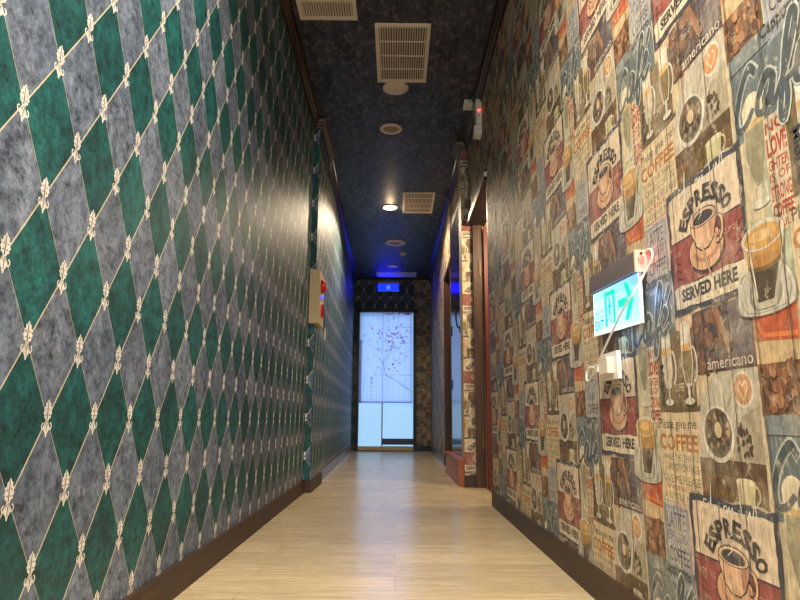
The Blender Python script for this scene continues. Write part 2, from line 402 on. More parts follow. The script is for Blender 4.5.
# ------------------------------------------------------------------ the coffee wallpaper tile (0.515 wide, 0.573 high, half drop)
TU, TV, TD = 0.5175, 0.606, 0.303
def coffee_tile():
    P = Print(); R = random.uniform
    cream = rgb(216, 198, 164); navy = rgb(40, 52, 74); ink = rgb(34, 36, 48)
    # pale plank patches all over
    for i in range(6):
        x = i * .086; c = rgb(*[random.choice(((206, 190, 160), (196, 184, 160), (214, 200, 172), (188, 176, 154)))[k] for k in range(3)])
        P.rect(1, c, x, 0, x + .086, .573)
    # ---- slate panel with the word Cafe, and its little heading
    P.rect(2, rgb(96, 112, 116), .28, .235, .512, .386, .002)
    P.rect(2.3, rgb(120, 132, 134), .28, .36, .40, .386); P.text(3, ink, 'Cappuccino', .375, .364, .50, .388, .01)
    def cafe(L, col, w):
        sx, sy, x0, y0 = 1.0, 1.0, .288, .285
        T = lambda pts: [(x0 + a * .052 + b * .014, y0 + b * .055) for a, b in smooth_pts(pts, 5)]
        P.stroke(L, col, T([(.95, .95), (.6, 1.15), (.15, .7), (.0, .1), (.2, -.45), (.6, -.45), (.95, -.1)]), w)
        P.stroke(L, col, T([(1.95, .45), (1.6, .6), (1.25, .2), (1.25, -.3), (1.55, -.4), (1.85, .0), (1.98, .5), (1.95, -.2), (2.15, -.4), (2.35, -.1)]), w)
        P.stroke(L, col, T([(2.35, -.1), (2.75, .7), (2.98, 1.35), (2.75, 1.5), (2.55, .9), (2.5, .0), (2.5, -.9), (2.7, -1.1), (2.8, -.6), (2.7, -.1), (3.0, .0)]), w)
        P.stroke(L, col, T([(3.0, .0), (3.35, .25), (3.55, .5), (3.35, .62), (3.12, .25), (3.15, -.25), (3.45, -.35), (3.8, -.05)]), w)
        P.stroke(L, col, T([(3.45, .95), (3.75, 1.3)]), w)
    cafe(4, rgb(196, 200, 190), .020); cafe(5, rgb(58, 74, 84), .0125)
    # ---- lavender blue panel
    P.rect(2, rgb(146, 152, 160), .392, .355, .505, .480, .002); P.rect(2.5, rgb(172, 172, 168), .40, .372, .497, .474)
    P.text(3, rgb(84, 94, 124), 'LATTE', .405, .445, .49, .47, .0); P.text(3, rgb(92, 100, 128), 'ESPRESSO', .405, .425, .49, .44)
    P.text(3, rgb(48, 54, 78), 'COFFEE', .405, .392, .495, .415, .0); P.stroke(3, rgb(100, 108, 130), [(.41, .383), (.49, .383)], .002)
    # ---- please give me coffee panel (x .395-.575, y -.085-.095)
    P.rect(3, rgb(214, 194, 156), .395, -.088, .574, .096, .002)
    P.text(4, rgb(78, 66, 52), 'Please give me', .402, .056, .570, .084, .0)
    P.text(4, rgb(182, 108, 36), 'COFFEE', .397, .018, .570, .052, .03)
    br = rgb(128, 108, 84)
    P.text(4, br, 'WHILE THE THINGS', .405, .002, .568, .012); P.text(4, br, 'I CANNOT CHANGE', .405, -.014, .568, -.003)
    P.text(4, br, 'GIVE ME PLEASE', .405, -.032, .568, -.020)
    P.text(4, rgb(178, 90, 66), 'WINE', .418, -.064, .518, -.038, .0); P.text(4, ink, 'itch', .527, -.064, .567, -.040)
    P.text(4, br, 'A LITTLE MORE', .405, -.082, .568, -.071)
    # ---- olive panel with tall mocha glasses (x .405-.60, y .096-.30)
    P.rect(2, rgb(118, 98, 64), .405, .098, .592, .262, .002)
    P.rect(2.3, rgb(94, 76, 48), .43, .098, .592, .118); P.text(3.5, rgb(206, 190, 160), 'COFFEE', .494, .140, .534, .156, .01)
    for k in range(26): P.ell(2.4, rgb(R(70, 130), R(60, 100), R(36, 60)), R(.42, .58), R(.105, .24), .008, .005, 7, R(0, 3))
    def mug(L, cx, y0, h, body, top, hx):
        gl = rgb(214, 208, 190)
        P.arc(L, gl, cx + hx * .024, y0 + h * .52, .015, h * .22, -PI / 2 if hx > 0 else PI / 2, PI / 2 if hx > 0 else 1.5 * PI, .006, 10)
        P.poly(L + .1, gl, [(cx - .022, y0 + h), (cx - .024, y0 + h * .5), (cx - .012, y0 + h * .24), (cx + .012, y0 + h * .24), (cx + .024, y0 + h * .5), (cx + .022, y0 + h)])
        P.poly(L + .2, body, [(cx - .019, y0 + h * .74), (cx - .020, y0 + h * .5), (cx - .010, y0 + h * .28), (cx + .010, y0 + h * .28), (cx + .020, y0 + h * .5), (cx + .019, y0 + h * .74)])
        P.rect(L + .3, rgb(214, 170, 100), cx - .0195, y0 + h * .70, cx + .0195, y0 + h * .80)
        P.ell(L + .4, top, cx, y0 + h * .98, .023, h * .14, 14); P.ell(L + .45, rgb(228, 216, 190), cx - .004, y0 + h * 1.06, .014, h * .08, 10)
        P.rect(L + .3, gl, cx - .005, y0 + h * .06, cx + .005, y0 + h * .26); P.ell(L + .35, gl, cx, y0 + h * .05, .020, h * .05, 12)
    mug(3, .462, .112, .150, rgb(206, 192, 166), rgb(232, 222, 200), 1)
    mug(3, .556, .112, .150, rgb(132, 112, 64), rgb(230, 220, 198), 1)
    P.text(5, navy, 'Mocha', .424, .112, .444, .200, .025, rot=-90)
    # ---- red type block
    P.rect(2, rgb(214, 196, 164), .356, .058, .412, .245, .002)
    red = rgb(172, 52, 36)
    for tx, a, b, bo in (('NO', .218, .238, .03), ('LOVE', .180, .212, .045), ('GHTER', .158, .175, .02), ('IS OF', .140, .154, .01), ('STRONG', .108, .134, .02), ('COFFEE', .080, .104, .03), ('DAILY', .063, .076, .0)):
        P.text(3, red, tx, .360, a, .410, b, bo)
    # ---- tall pale latte glass
    P.poly(4, rgb(206, 200, 178), [(.305, .285), (.303, .20), (.322, .145), (.342, .145), (.360, .20), (.362, .285)])
    P.poly(4.1, rgb(150, 142, 112), [(.308, .262), (.306, .20), (.323, .150), (.341, .150), (.357, .20), (.359, .262)])
    P.rect(4.2, rgb(218, 180, 120), .3075, .248, .3595, .266)
    P.ell(4.3, rgb(230, 216, 184), .334, .285, .029, .026, 16); P.rect(4.25, rgb(230, 216, 184), .306, .264, .361, .288)
    P.rect(4.3, rgb(214, 208, 186), .327, .120, .337, .148); P.ell(4.35, rgb(214, 208, 186), .332, .120, .024, .008, 14)
    # ---- the espresso sign (x 0-.29, y .005-.255)
    P.rect(5, navy, 0, .006, .288, .256, .004, 9)
    P.rect(6, rgb(222, 200, 172), .012, .128, .277, .244, .0025, 9)
    P.rect(6, rgb(150, 68, 66), .012, .056, .277, .130); P.rect(6.2, navy, .012, .127, .277, .1295)
    P.rect(6, rgb(226, 210, 180), .012, .014, .277, .055, .002, 9)
    P.text(7, ink, 'SERVED HERE', .040, .025, .248, .049, .045)
    for i in range(5): P.ell(7, ink, .06 + i * .04, .019, .0016, .0016, 6)
    P.text_arc(7, ink, 'ESPRESSO', .150, .128, .090, .080, PI * .85, PI * .13, .038, .05, .74)
    for sx in (-1, 1):                                                   # shading strokes and small words in the red band
        for k in range(4): P.stroke(6.5, rgb(84, 30, 40), [(.150 + sx * .125, .070 + k * .013), (.150 + sx * (.092 + .006 * k), .064 + k * .013)], .0045, True)
    P.text(7, rgb(222, 190, 160), 'CUP OF', .216, .100, .262, .108); P.text(7, rgb(222, 190, 160), 'HOT', .022, .104, .05, .112)
    skin = rgb(222, 172, 134)
    P.ell(7, ink, .150, .094, .068, .034, 28); P.ell(7.2, skin, .150, .095, .064, .0305, 28); P.ell(7.4, rgb(188, 128, 100), .152, .098, .050, .022, 22); P.ell(7.45, skin, .152, .100, .044, .018, 22)
    P.arc(7.6, ink, .196, .118, .020, .020, -PI * .6, PI * .55, .011, 12); P.arc(7.8, skin, .196, .118, .020, .020, -PI * .6, PI * .55, .006, 12)
    cup = [(.100, .152), (.104, .126), (.117, .106), (.136, .096), (.162, .096), (.181, .106), (.194, .126), (.199, .152)]
    P.poly(8, ink, [(150e-3 + (a - .15) * 1.05, b - .002) for a, b in cup]); P.poly(8.2, rgb(228, 182, 146), cup)
    P.poly(8.3, rgb(196, 140, 110), [(.172, .150), (.172, .106), (.181, .106), (.194, .126), (.199, .152)])
    P.ell(8.4, ink, .150, .154, .050, .0225, 24); P.ell(8.5, rgb(232, 192, 158), .150, .154, .047, .020, 24); P.ell(8.6, rgb(36, 46, 60), .150, .1535, .039, .0155, 22)
    P.stroke(8.7, rgb(226, 212, 190), smooth_pts([(.135, .156), (.152, .172), (.140, .186), (.156, .200)], 5), .0022)
    P.stroke(8.7, ink, [(.138, .104), (.162, .054)], .0062); P.stroke(8.8, rgb(222, 196, 164), [(.138, .104), (.162, .054)], .0042); P.ell(8.9, rgb(222, 196, 164), .134, .108, .006, .008, 10, .4)
    # ---- brown photo of beans and a mug
    P.rect(2, rgb(104, 76, 44), .057, .256, .270, .324, .001); P.rect(2.2, rgb(84, 58, 34), .057, .300, .270, .324)
    for k in range(44): P.ell(2.5, rgb(R(80, 150), R(56, 104), R(30, 58)), R(.062, .175), R(.258, .292), .006, .004, 7, R(0, 3))
    P.arc(3, rgb(200, 190, 150), .236, .276, .012, .013, -PI / 2, PI / 2, .004, 8)
    P.poly(3, rgb(196, 186, 140), [(.180, .293), (.186, .262), (.198, .254), (.222, .254), (.232, .262), (.238, .293)]); P.ell(3.2, rgb(214, 206, 170), .209, .293, .029, .006, 16)
    P.ell(2.9, rgb(188, 178, 150), .212, .257, .046, .005, 16)
    w = rgb(232, 226, 208)                                                # handwriting over the sign's top edge
    T = lambda pts: [(.055 + a * .0125, .236 + b * .014) for a, b in smooth_pts(pts, 4)]
    P.stroke(9, w, T([(1.2, 1), (.5, 1.1), (.2, .3), (.6, -.1), (1.3, .1), (1.9, .9), (1.5, 0), (2.1, .1), (2.6, 1.8), (2.9, 3.2), (2.6, 1.), (2.7, -.8), (3.2, .2), (3.9, .7), (3.6, 0), (4.3, .1), (4.8, .7)]), .0028)
    P.stroke(9, w, T([(6.6, .9), (6.0, .6), (6.1, 0), (6.7, .2), (6.9, .8), (7.0, 0), (7.5, .8), (7.8, 0), (8.3, .8), (8.5, 0), (9., .4)]), .0028)
    P.stroke(9, w, T([(10.4, 2.6), (10.6, 1.), (10.8, 0), (11.4, .4), (11.9, .9), (11.6, 0), (12.2, .2), (12.6, .9), (12.9, 0), (13.4, .6), (14., 2.2), (14.3, .2), (15.2, .2)]), .0028)
    P.stroke(9, w, T([(13.3, 1.5), (14.9, 1.6)]), .0024)
    # ---- pale photo of a latte and a bowl of beans
    P.rect(2, rgb(192, 184, 164), .065, .324, .270, .450, .001)
    P.poly(2.3, rgb(170, 158, 134), [(.16, .324), (.27, .324), (.27, .40), (.215, .385)])
    P.poly(2.3, rgb(206, 186, 148), [(.065, .40), (.14, .45), (.065, .45)])
    P.ell(3, rgb(226, 216, 196), .226, .422, .032, .026, 22); P.ell(3.2, rgb(204, 146, 96), .226, .422, .027, .021, 22)
    P.stroke(3.4, rgb(238, 214, 176), smooth_pts([(.226, .408), (.212, .424), (.219, .433), (.226, .427), (.233, .433), (.240, .424), (.226, .408)], 4), .003)
    P.ell(3, rgb(220, 214, 200), .132, .360, .055, .042, 26); P.ell(3.2, rgb(120, 104, 84), .132, .362, .048, .036, 26)
    for k in range(60):
        a, r = R(0, 2 * PI), R(0, 1) ** .5; g = random.choice(((58, 44, 34), (150, 112, 70), (86, 88, 84), (190, 160, 120), (70, 56, 44)))
        P.ell(3.5, rgb(*g), .132 + .043 * r * math.cos(a), .362 + .031 * r * math.sin(a), .0065, .0042, 7, R(0, 3))
    P.ell(3.8, rgb(214, 190, 150), .136, .366, .013, .012, 10)
    P.stroke(3.3, rgb(190, 176, 150), [(.165, .395), (.20, .43)], .005)
    for k in range(22): P.ell(3.6, rgb(70, 50, 36), .218 + R(-.022, .022), .352 + R(-.02, .022), .0055, .0036, 7, R(0, 3))
    P.stroke(3, rgb(232, 224, 206), [(.20, .395), (.172, .33)], .005)
    # ---- dark americano photo
    P.rect(2, rgb(84, 66, 70), .070, .451, .275, .573, .001)
    for k in range(46): P.ell(2.5, rgb(*random.choice(((124, 84, 62), (70, 50, 50), (96, 74, 76), (146, 104, 74), (60, 48, 60), (110, 74, 54)))), R(.078, .185), R(.46, .565), R(.006, .016), R(.006, .018), 9, R(0, 3))
    for r_ in range(6):
        for c_ in range(4): P.rect(2.6, rgb(92, 90, 108), .192 + c_ * .020, .478 + r_ * .0155, .206 + c_ * .020, .489 + r_ * .0155)
    P.poly(2.8, rgb(150, 104, 74), [(.15, .573), (.17, .573), (.21, .49), (.195, .48)])
    P.text(3.5, rgb(208, 196, 184), 'americano', .118, .456, .268, .477, .008)
    # ---- orange cup and beans photo
    P.rect(2, rgb(196, 128, 78), .276, .448, .392, .573, .001); P.rect(2.3, rgb(206, 176, 132), .276, .448, .392, .475)
    P.poly(2.6, rgb(186, 82, 40), [(.279, .573), (.282, .50), (.296, .476), (.388, .470), (.390, .573)])
    P.poly(2.8, rgb(222, 120, 52), [(.282, .510), (.300, .480), (.388, .474), (.388, .480), (.305, .488), (.290, .515)])
    P.rect(2, rgb(110, 72, 46), .276, .384, .386, .452, .001)
    for k in range(70): P.ell(2.6 + .02 * (k % 9), rgb(*random.choice(((150, 98, 62), (84, 52, 36), (176, 124, 84), (118, 74, 48)))), R(.284, .379), R(.391, .446), .0095, .0065, 8, R(0, 3))
    # ---- small loose prints on bare paper
    P.text(2, rgb(150, 140, 120), 'arabica', .005, .47, .06, .487); P.text(2, rgb(150, 140, 120), 'roast', .005, .40, .05, .415)
    P.ell(2, rgb(176, 146, 110), .032, .34, .022, .022, 16); P.ell(2.2, rgb(206, 190, 160), .032, .34, .017, .017, 16)
    # ---- espresso in a glass on a saucer (crosses the sign's lower right corner)
    P.ell(8, rgb(150, 146, 132), .318, -.020, .079, .044, 32); P.ell(8.1, rgb(206, 200, 184), .318, -.019, .076, .041, 32); P.ell(8.2, rgb(168, 164, 148), .318, -.017, .068, .035, 30); P.ell(8.3, rgb(204, 198, 180), .319, -.015, .064, .032, 28); P.ell(8.4, rgb(140, 138, 126), .320, -.018, .044, .022, 24); P.ell(8.6, rgb(186, 180, 162), .320, -.016, .037, .017, 20)
    P.arc(8.8, rgb(206, 200, 184), .268, .010, .020, .022, PI * .4, PI * 1.6, .007, 12)
    gl = [(.270, .066), (.276, .02), (.294, -.034), (.346, -.034), (.374, .02), (.384, .066)]
    P.poly(9, rgb(196, 188, 164), gl)
    P.poly(9.3, rgb(66, 52, 38), [(.284, .022), (.300, -.026), (.342, -.026), (.366, .022)])
    P.poly(9.3, rgb(196, 142, 66), [(.277, .064), (.281, .020), (.369, .020), (.378, .064)])
    P.ell(9.4, rgb(120, 84, 44), .325, .020, .044, .010, 20); P.ell(9.45, rgb(178, 124, 56), .325, .026, .043, .010, 20)
    P.ell(9.6, rgb(216, 208, 188), .327, .066, .058, .024, 26); P.ell(9.7, rgb(206, 158, 86), .327, .064, .050, .019, 24); P.ell(9.8, rgb(226, 186, 120), .320, .066, .028, .009, 16)
    P.stroke(9.9, rgb(222, 216, 200), [(.290, .05), (.300, -.02)], .004)
    for i in range(6): P.rect(30, rgb(70, 56, 42), i * .08625 - .0011 + .03, -.001, i * .08625 + .0011 + .03, .607)
    return P.t
def relevel(T):
    groups = {}
    for t in T: groups.setdefault(t[3], []).append(t)
    G = []
    for g, ts in groups.items():
        xs = [p[0] for t in ts for p in t[2]]; ys = [p[1] for t in ts for p in t[2]]
        G.append((min(t[0] for t in ts), g, min(xs), min(ys), max(xs), max(ys)))
    G.sort(); lev = []; out = []
    sh = [(m * TU, m * TD + j * TV) for m in (-1, 0, 1) for j in (-2, -1, 0, 1, 2)]
    for (L, g, x0, y0, x1, y1) in G:
        n = 0
        for (k, a0, b0, a1, b1) in lev:
            if k <= n - 1: continue
            for dx, dy in sh:
                if a0 + dx < x1 and a1 + dx > x0 and b0 + dy < y1 and b1 + dy > y0: n = k + 1; break
        lev.append((n, x0, y0, x1, y1))
        for t in groups[g]: out.append((n + (t[0] - L), t[1], t[2]))
    return out, max(l[0] for l in lev)
LEFT = [(-.3, -.3), (0, 0), (.055, .060), (.13, .155), (.154, .170), (.244, .249), (.256, .262), (.324, .333), (.45, .486), (.573, .606), (.7, .73)]
RIGHT = [(-.2, -.18), (-.095, -.075), (-.064, -.043), (-.034, -.032), (0, .015), (.018, .036), (.052, .070), (.096, .113), (.12, .135), (.245, .262), (.30, .31), (.386, .41), (.448, .488), (.48, .53), (.573, .606), (.7, .73)]
def stretch(T):
    gx = {}
    for t in T: gx.setdefault(t[3], []).extend(p[0] for p in t[2])
    gx = {k: (min(v) + max(v)) / 2 for k, v in gx.items()}
    def f(y, tab):
        for (a, b), (c, d) in zip(tab, tab[1:]):
            if y <= c: return b + (d - b) * (y - a) / (c - a)
        return y + .03
    out = []
    for L, c, p, g in T:
        if L >= 30: out.append((L, c, p, g)); continue
        full = max(q[1] for q in p) - min(q[1] for q in p) > .57
        tab = LEFT if gx[g] < .272 or full else RIGHT
        out.append((L, c, [(x, f(y, tab)) for x, y in p], g))
    return out
TILE, NLEV = relevel(stretch(coffee_tile()))
_bb = [(min(p[0] for p in t[2]), min(p[1] for p in t[2]), max(p[0] for p in t[2]), max(p[1] for p in t[2])) for t in TILE]
def coffee_polys(rects, u_anchor, v_anchor, sgn=1, detail=True):
    """rects (u0,u1,v0,v1) in wall coords; a sign's left edge is at u_anchor and bottom at v_anchor, the tile running in direction sgn*u"""
    out = []
    for (u0, u1, v0, v1) in rects:
        out.append((0, rgb(200, 184, 152), [(u0, v0), (u1, v0), (u1, v1), (u0, v1)]))
        a, b = sorted(((u0 - u_anchor) * sgn, (u1 - u_anchor) * sgn))
        for k in range(math.floor(a / TU) - 2, math.floor(b / TU) + 1):
            for j in range(-12, 14):
                ox = k * TU; oy = v_anchor + k % 2 * TD - (0 if True else 0) + j * TV
                if oy > v1 + .1 or oy + .68 < v0: continue
                for (L, c, p), bb in zip(TILE, _bb):
                    if bb[2] + ox < a or bb[0] + ox > b or bb[3] + oy < v0 or bb[1] + oy > v1: continue
                    q = [(u_anchor + sgn * (x + ox), y + oy) for x, y in p]
                    if bb[0] + ox < a or bb[2] + ox > b or bb[1] + oy < v0 or bb[3] + oy > v1:
                        q = clip(q, (u0, v0, u1, v1))
                        if not q: continue
                    out.append((L * .75 + .5, c, q))
    return out

# ------------------------------------------------------------------ the harlequin wallpaper
HU, HV = 0.0885, 0.1305
GREEN = rgb(18, 78, 80); SLATE = rgb(94, 107, 126); GOLD = (*rgb(226, 216, 188), .2); THIN = (*rgb(176, 172, 160), .3); PALE = (*rgb(236, 234, 230), .3); DARKP = (*rgb(120, 112, 104), .3)
def fleur():
    P = Print()
    leaf = [(0, .034), (.0035, .028), (.0065, .0265), (.0065, .021), (.0100, .0195), (.0090, .0135), (.0115, .010), (.0085, .006), (.0090, .002), (.0050, .000), (.0030, -.004)]
    P.poly(2, PALE, leaf + [(-a, b) for a, b in reversed(leaf[1:])])
    P.poly(2.5, DARKP, [(-.0012, .030), (.0004, .030), (.0008, -.002), (-.0020, -.002)])
    for s in (-1, 1):
        P.poly(2.5, DARKP, [(s * .003, .018), (s * .0075, .0150), (s * .0035, .0145)]); P.poly(2.5, DARKP, [(s * .003, .008), (s * .0075, .0055), (s * .0030, .0045)])
        P.arc(2, PALE, s * .0085, -.0125, .0040, .0055, PI / 2 if s > 0 else PI / 2, PI / 2 - s * PI * 1.5, .0024, 9)
        P.stroke(2, PALE, [(s * .002, -.006), (s * .0075, -.0165)], .0024)
    P.poly(2, PALE, [(0, -.004), (.004, -.008), (.0050, -.016), (.0065, -.020), (.0030, -.0240), (.001, -.031), (-.001, -.031), (-.0030, -.0240), (-.0065, -.020), (-.0050, -.016), (-.004, -.008)])
    P.poly(2.5, DARKP, [(-.0008, -.010), (.0012, -.010), (.0006, -.024), (-.0006, -.024)])
    P.t[:] = [(L, c, [(a * 1.25, b * 1.05) for a, b in p], g) for L, c, p, g in P.t]
    return P.t
FLEUR = fleur()
def harlequin_polys(rects, u0a, v0a=.366, lines=True):
    out = []
    for (u0, u1, v0, v1) in rects:
        out.append((0, SLATE, [(u0, v0), (u1, v0), (u1, v1), (u0, v1)]))
        i0, i1 = math.floor((u0 - u0a) / HU) - 1, math.ceil((u1 - u0a) / HU) + 1
        j0, j1 = math.floor((v0 - v0a) / HV) - 1, math.ceil((v1 - v0a) / HV) + 1
        def add(L, c, q):
            q = clip(q, (u0, v0, u1, v1))
            if q: out.append((L, c, q))
        for i in range(i0, i1 + 1):
            for j in range(j0, j1 + 1):
                x, y = u0a + i * HU, v0a + j * HV
                if (i + j) % 2:
                    sh = random.uniform(.88, 1.12); c = GREEN if j % 2 else SLATE
                    add(.5, tuple(a * sh for a in c), [(x - HU, y), (x, y - HV), (x + HU, y), (x, y + HV)])
                else:
                    w = .0015; d = math.hypot(HU, HV); nx, ny = HV / d * w, HU / d * w
                    add(1.0, GOLD, [(x - nx, y + ny), (x + nx, y - ny), (x + HU + nx, y + HV - ny), (x + HU - nx, y + HV + ny)])
                    nx *= .6; ny *= .6; add(1.2, THIN, [(x - nx, y - ny), (x + nx, y + ny), (x + HU + nx, y - HV + ny), (x + HU - nx, y - HV - ny)])
                    for L, c, p, _ in FLEUR: add(L, c, [(x + a, y + b) for a, b in p])
    return out

H = 2.75                                                              # ceiling height
CB = 2.665                                                            # underside of the crown moulding
BH = .087
# ================================================================== SETTING
S(obj('floor', B(-.80, 2.6, -1.2, 10.6, -.06, 0), M['floor']))
S(obj('ceiling', B(-.80, .70, -1.2, 10.25, H, H + .06), M['ceil']))

# left wall: near stretch, pilaster, far stretch
S(print_mesh('wall_left', harlequin_polys([(-.6, 4.42, 0, H)], 1.061), (-.63, 0), (0, 1), (1, 0), M['harl'], back=(SLATE, [(-1.2, 4.42, 0, H, .1)])))
pf = harlequin_polys([(0, .045, 0, H)], 0.0, .243 + .5 * 0)
o = print_mesh('wall_pilaster', [], (-.585, 4.42), (0, 1), (1, 0), M['harl'], back=(SLATE, [(0, .63, 0, H, .145)])); S(o)
p2 = print_mesh('wall_pilaster_front', pf, (-.632, 4.42), (1, 0), (0, -1), M['harl']); S(p2)
p3 = print_mesh('wall_pilaster_side', harlequin_polys([(0, .63, 0, H)], .04, .366), (-.585, 4.42), (0, 1), (1, 0), M['harl']); S(p3)
dx, dy = -.69 + .607, 9.98 - 5.05; LL = math.hypot(dx, dy); ul = (dx / LL, dy / LL)
S(print_mesh('wall_left_far', harlequin_polys([(0, LL, 0, H)], .05), (-.607, 5.05), ul, (ul[1], -ul[0]), M['harl'], back=(SLATE, [(0, LL, 0, H, .1)])))

# right wall: near stretch, header over the doorway, boxed column, recessed bit, far stretch
S(print_mesh('wall_right', coffee_polys([(0.0, 3.80, 0, H), (3.80, 4.80, 2.05, H)], 1.27, .705 - TV * 2, -1), (.58, 0), (0, 1), (-1, 0), M['coffee'],
  back=(rgb(190, 172, 140), [(-1.2, 3.80, 0, H, .12), (3.80, 4.80, 2.05, H, .12)])))
S(print_mesh('wall_right_column', coffee_polys([(0, .085, BH, H)], -.03, .100, 1), (.520, 4.80), (1, 0), (0, -1), M['coffee'],
  back=(rgb(196, 178, 146), [(0, .18, 0, H, .20)])))
S(print_mesh('wall_right_recess', coffee_polys([(0, .05, 0, H), (.05, 1.05, 2.35, H), (.05, 1.05, 0, .20), (1.05, 1.09, 0, H)], .1, .2, -1), (.560, 5.00), (0, 1), (-1, 0), M['coffee'],
  back=(rgb(190, 172, 140), [(0, 1.09, 0, H, .1)])))
rx, ry = .565 - .540, 9.98 - 6.07; RL = math.hypot(rx, ry); ur = (rx / RL, ry / RL)
S(print_mesh('wall_right_far', coffee_polys([(0, .03, 0, H), (.03, .96, 2.10, H), (.96, RL, 0, H)], .3, .1, -1), (.540, 6.07), ur, (-ur[1], ur[0]), M['coffee'],
  back=(rgb(190, 172, 140), [(0, .03, 0, H, .1), (.03, .96, 2.10, H, .1), (.96, RL, 0, H, .1)])))

# end wall with its doorway
DX0, DX1, DH = -.600, .296, 2.215
S(print_mesh('wall_end', [(L, (c[0] * .5, c[1] * .5, c[2] * .5, *c[3:]), p) for L, c, p in (t[:3] for t in harlequin_polys([(-.80, DX0, 0, H), (DX0, DX1, DH, H)], -.62, .35) + coffee_polys([(DX1, .70, 0, H)], .20, .12, 1))],  # paper print darkened: the end wall's shade is put into its colour
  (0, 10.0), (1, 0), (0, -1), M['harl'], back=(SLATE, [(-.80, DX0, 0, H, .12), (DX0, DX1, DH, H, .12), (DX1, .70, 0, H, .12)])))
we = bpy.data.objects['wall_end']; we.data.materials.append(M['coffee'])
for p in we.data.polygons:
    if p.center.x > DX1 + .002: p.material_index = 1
S(obj('wall_back', B(-.80, 2.6, -1.3, -1.2, 0, H), M['roomwall']))

# room beyond the near doorway, closet beyond the far one
bm = bmesh.new(); box(bm, 2.45, 2.55, 2.6, 6.0, 0, 2.5); box(bm, .70, 2.55, 5.6, 5.7, 0, 2.5); box(bm, .70, 2.55, 2.6, 2.7, 0, 2.5)
S(obj('wall_side_room', bm, M['roomwall'])); S(obj('ceiling_side_room', B(.70, 2.55, 2.6, 5.7, 2.5, 2.55), M['roomwall']))
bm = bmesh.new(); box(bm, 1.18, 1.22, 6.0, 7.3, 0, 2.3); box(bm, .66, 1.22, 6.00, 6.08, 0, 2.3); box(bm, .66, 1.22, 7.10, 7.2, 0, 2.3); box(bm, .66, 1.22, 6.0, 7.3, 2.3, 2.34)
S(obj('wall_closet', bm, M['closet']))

# baseboards
def poly_prism(bm, pts, z0, z1):
    a = [bm.verts.new((x, y, z0)) for x, y in pts]; b = [bm.verts.new((x, y, z1)) for x, y in pts]; n = len(pts)
    for i in range(n): bm.faces.new((a[i], a[(i + 1) % n], b[(i + 1) % n], b[i]))
    bm.faces.new(a); bm.faces.new(b); return bm
bt = .012
bm = poly_prism(bmesh.new(), [(-.632, -1.2), (-.63 + bt, -1.2), (-.63 + bt, 4.42 - bt), (-.585 + bt, 4.42 - bt), (-.585 + bt, 5.05), (-.632, 5.05)], 0, BH)
S(obj('baseboard_left', bm, M['base'], bevel=.003))
nl = (ul[1] * bt, -ul[0] * bt)
bm = poly_prism(bmesh.new(), [(-.607, 5.051), (-.607 + nl[0], 5.051), (-.69 + nl[0], 9.98), (-.69, 9.98)], 0, BH)
S(obj('baseboard_left_far', bm, M['base_grey'], bevel=.003))
bm = poly_prism(bmesh.new(), [(.582, -1.2), (.58 - bt, -1.2), (.58 - bt, 3.80), (.582, 3.80)], 0, BH)
S(obj('baseboard_right', bm, M['base'], bevel=.003))
bm = box(bmesh.new(), .516, .606, 4.788, 4.80, 0, BH); S(obj('baseboard_right_column', bm, M['base'], bevel=.002))
c0 = (.540 + ur[0] * .97, 6.07 + ur[1] * .97)
bm = poly_prism(bmesh.new(), [c0, (c0[0] - bt, c0[1]), (.565 - bt, 9.98), (.565, 9.98)], 0, BH); S(obj('baseboard_right_far', bm, M['base_grey'], bevel=.002))
S(obj('baseboard_end', box(bmesh.new(), DX1 + .02, .56, 9.988, 10.0, 0, BH), M['black']))

# crown mouldings: stepped profile swept along a path in plan
def crown(name, path, side, mat=None):
    prof = [(0, CB), (.010, CB), (.014, CB + .014), (.022, CB + .020), (.026, CB + .036), (.034, CB + .042), (.040, CB + .060), (.046, CB + .068), (.046, H), (0, H)]
    bm = bmesh.new(); rows = []
    for i, p in enumerate(path):
        ns = []
        for a, b in ((i - 1, i), (i, i + 1)):
            if a < 0 or b >= len(path): continue
            d = Vector((path[b][0] - path[a][0], path[b][1] - path[a][1])).normalized(); ns.append(Vector((d.y, -d.x)) * side)
        n = ns[0] if len(ns) == 1 else (ns[0] + ns[1]) / (1 + ns[0].dot(ns[1]))
        rows.append([bm.verts.new((p[0] + n.x * o_, p[1] + n.y * o_, z)) for o_, z in prof])
    for a, b in zip(rows, rows[1:]):
        for k in range(len(prof)): bm.faces.new((a[k], b[k], b[(k + 1) % len(prof)], a[(k + 1) % len(prof)]))
    bm.faces.new(rows[0]); bm.faces.new(rows[-1])
    return S(obj(name, bm, M['crown']))
crown('trim_1', [(-.63, -1.2), (-.63, 4.42), (-.585, 4.42), (-.585, 5.05), (-.607, 5.05), (-.69, 9.98)], 1)
crown('trim_2', [(.58, -1.2), (.58, 4.80), (.520, 4.80), (.520, 5.0), (.56, 5.0), (.56, 6.07), (.540, 6.07), (.565, 9.98)], -1)

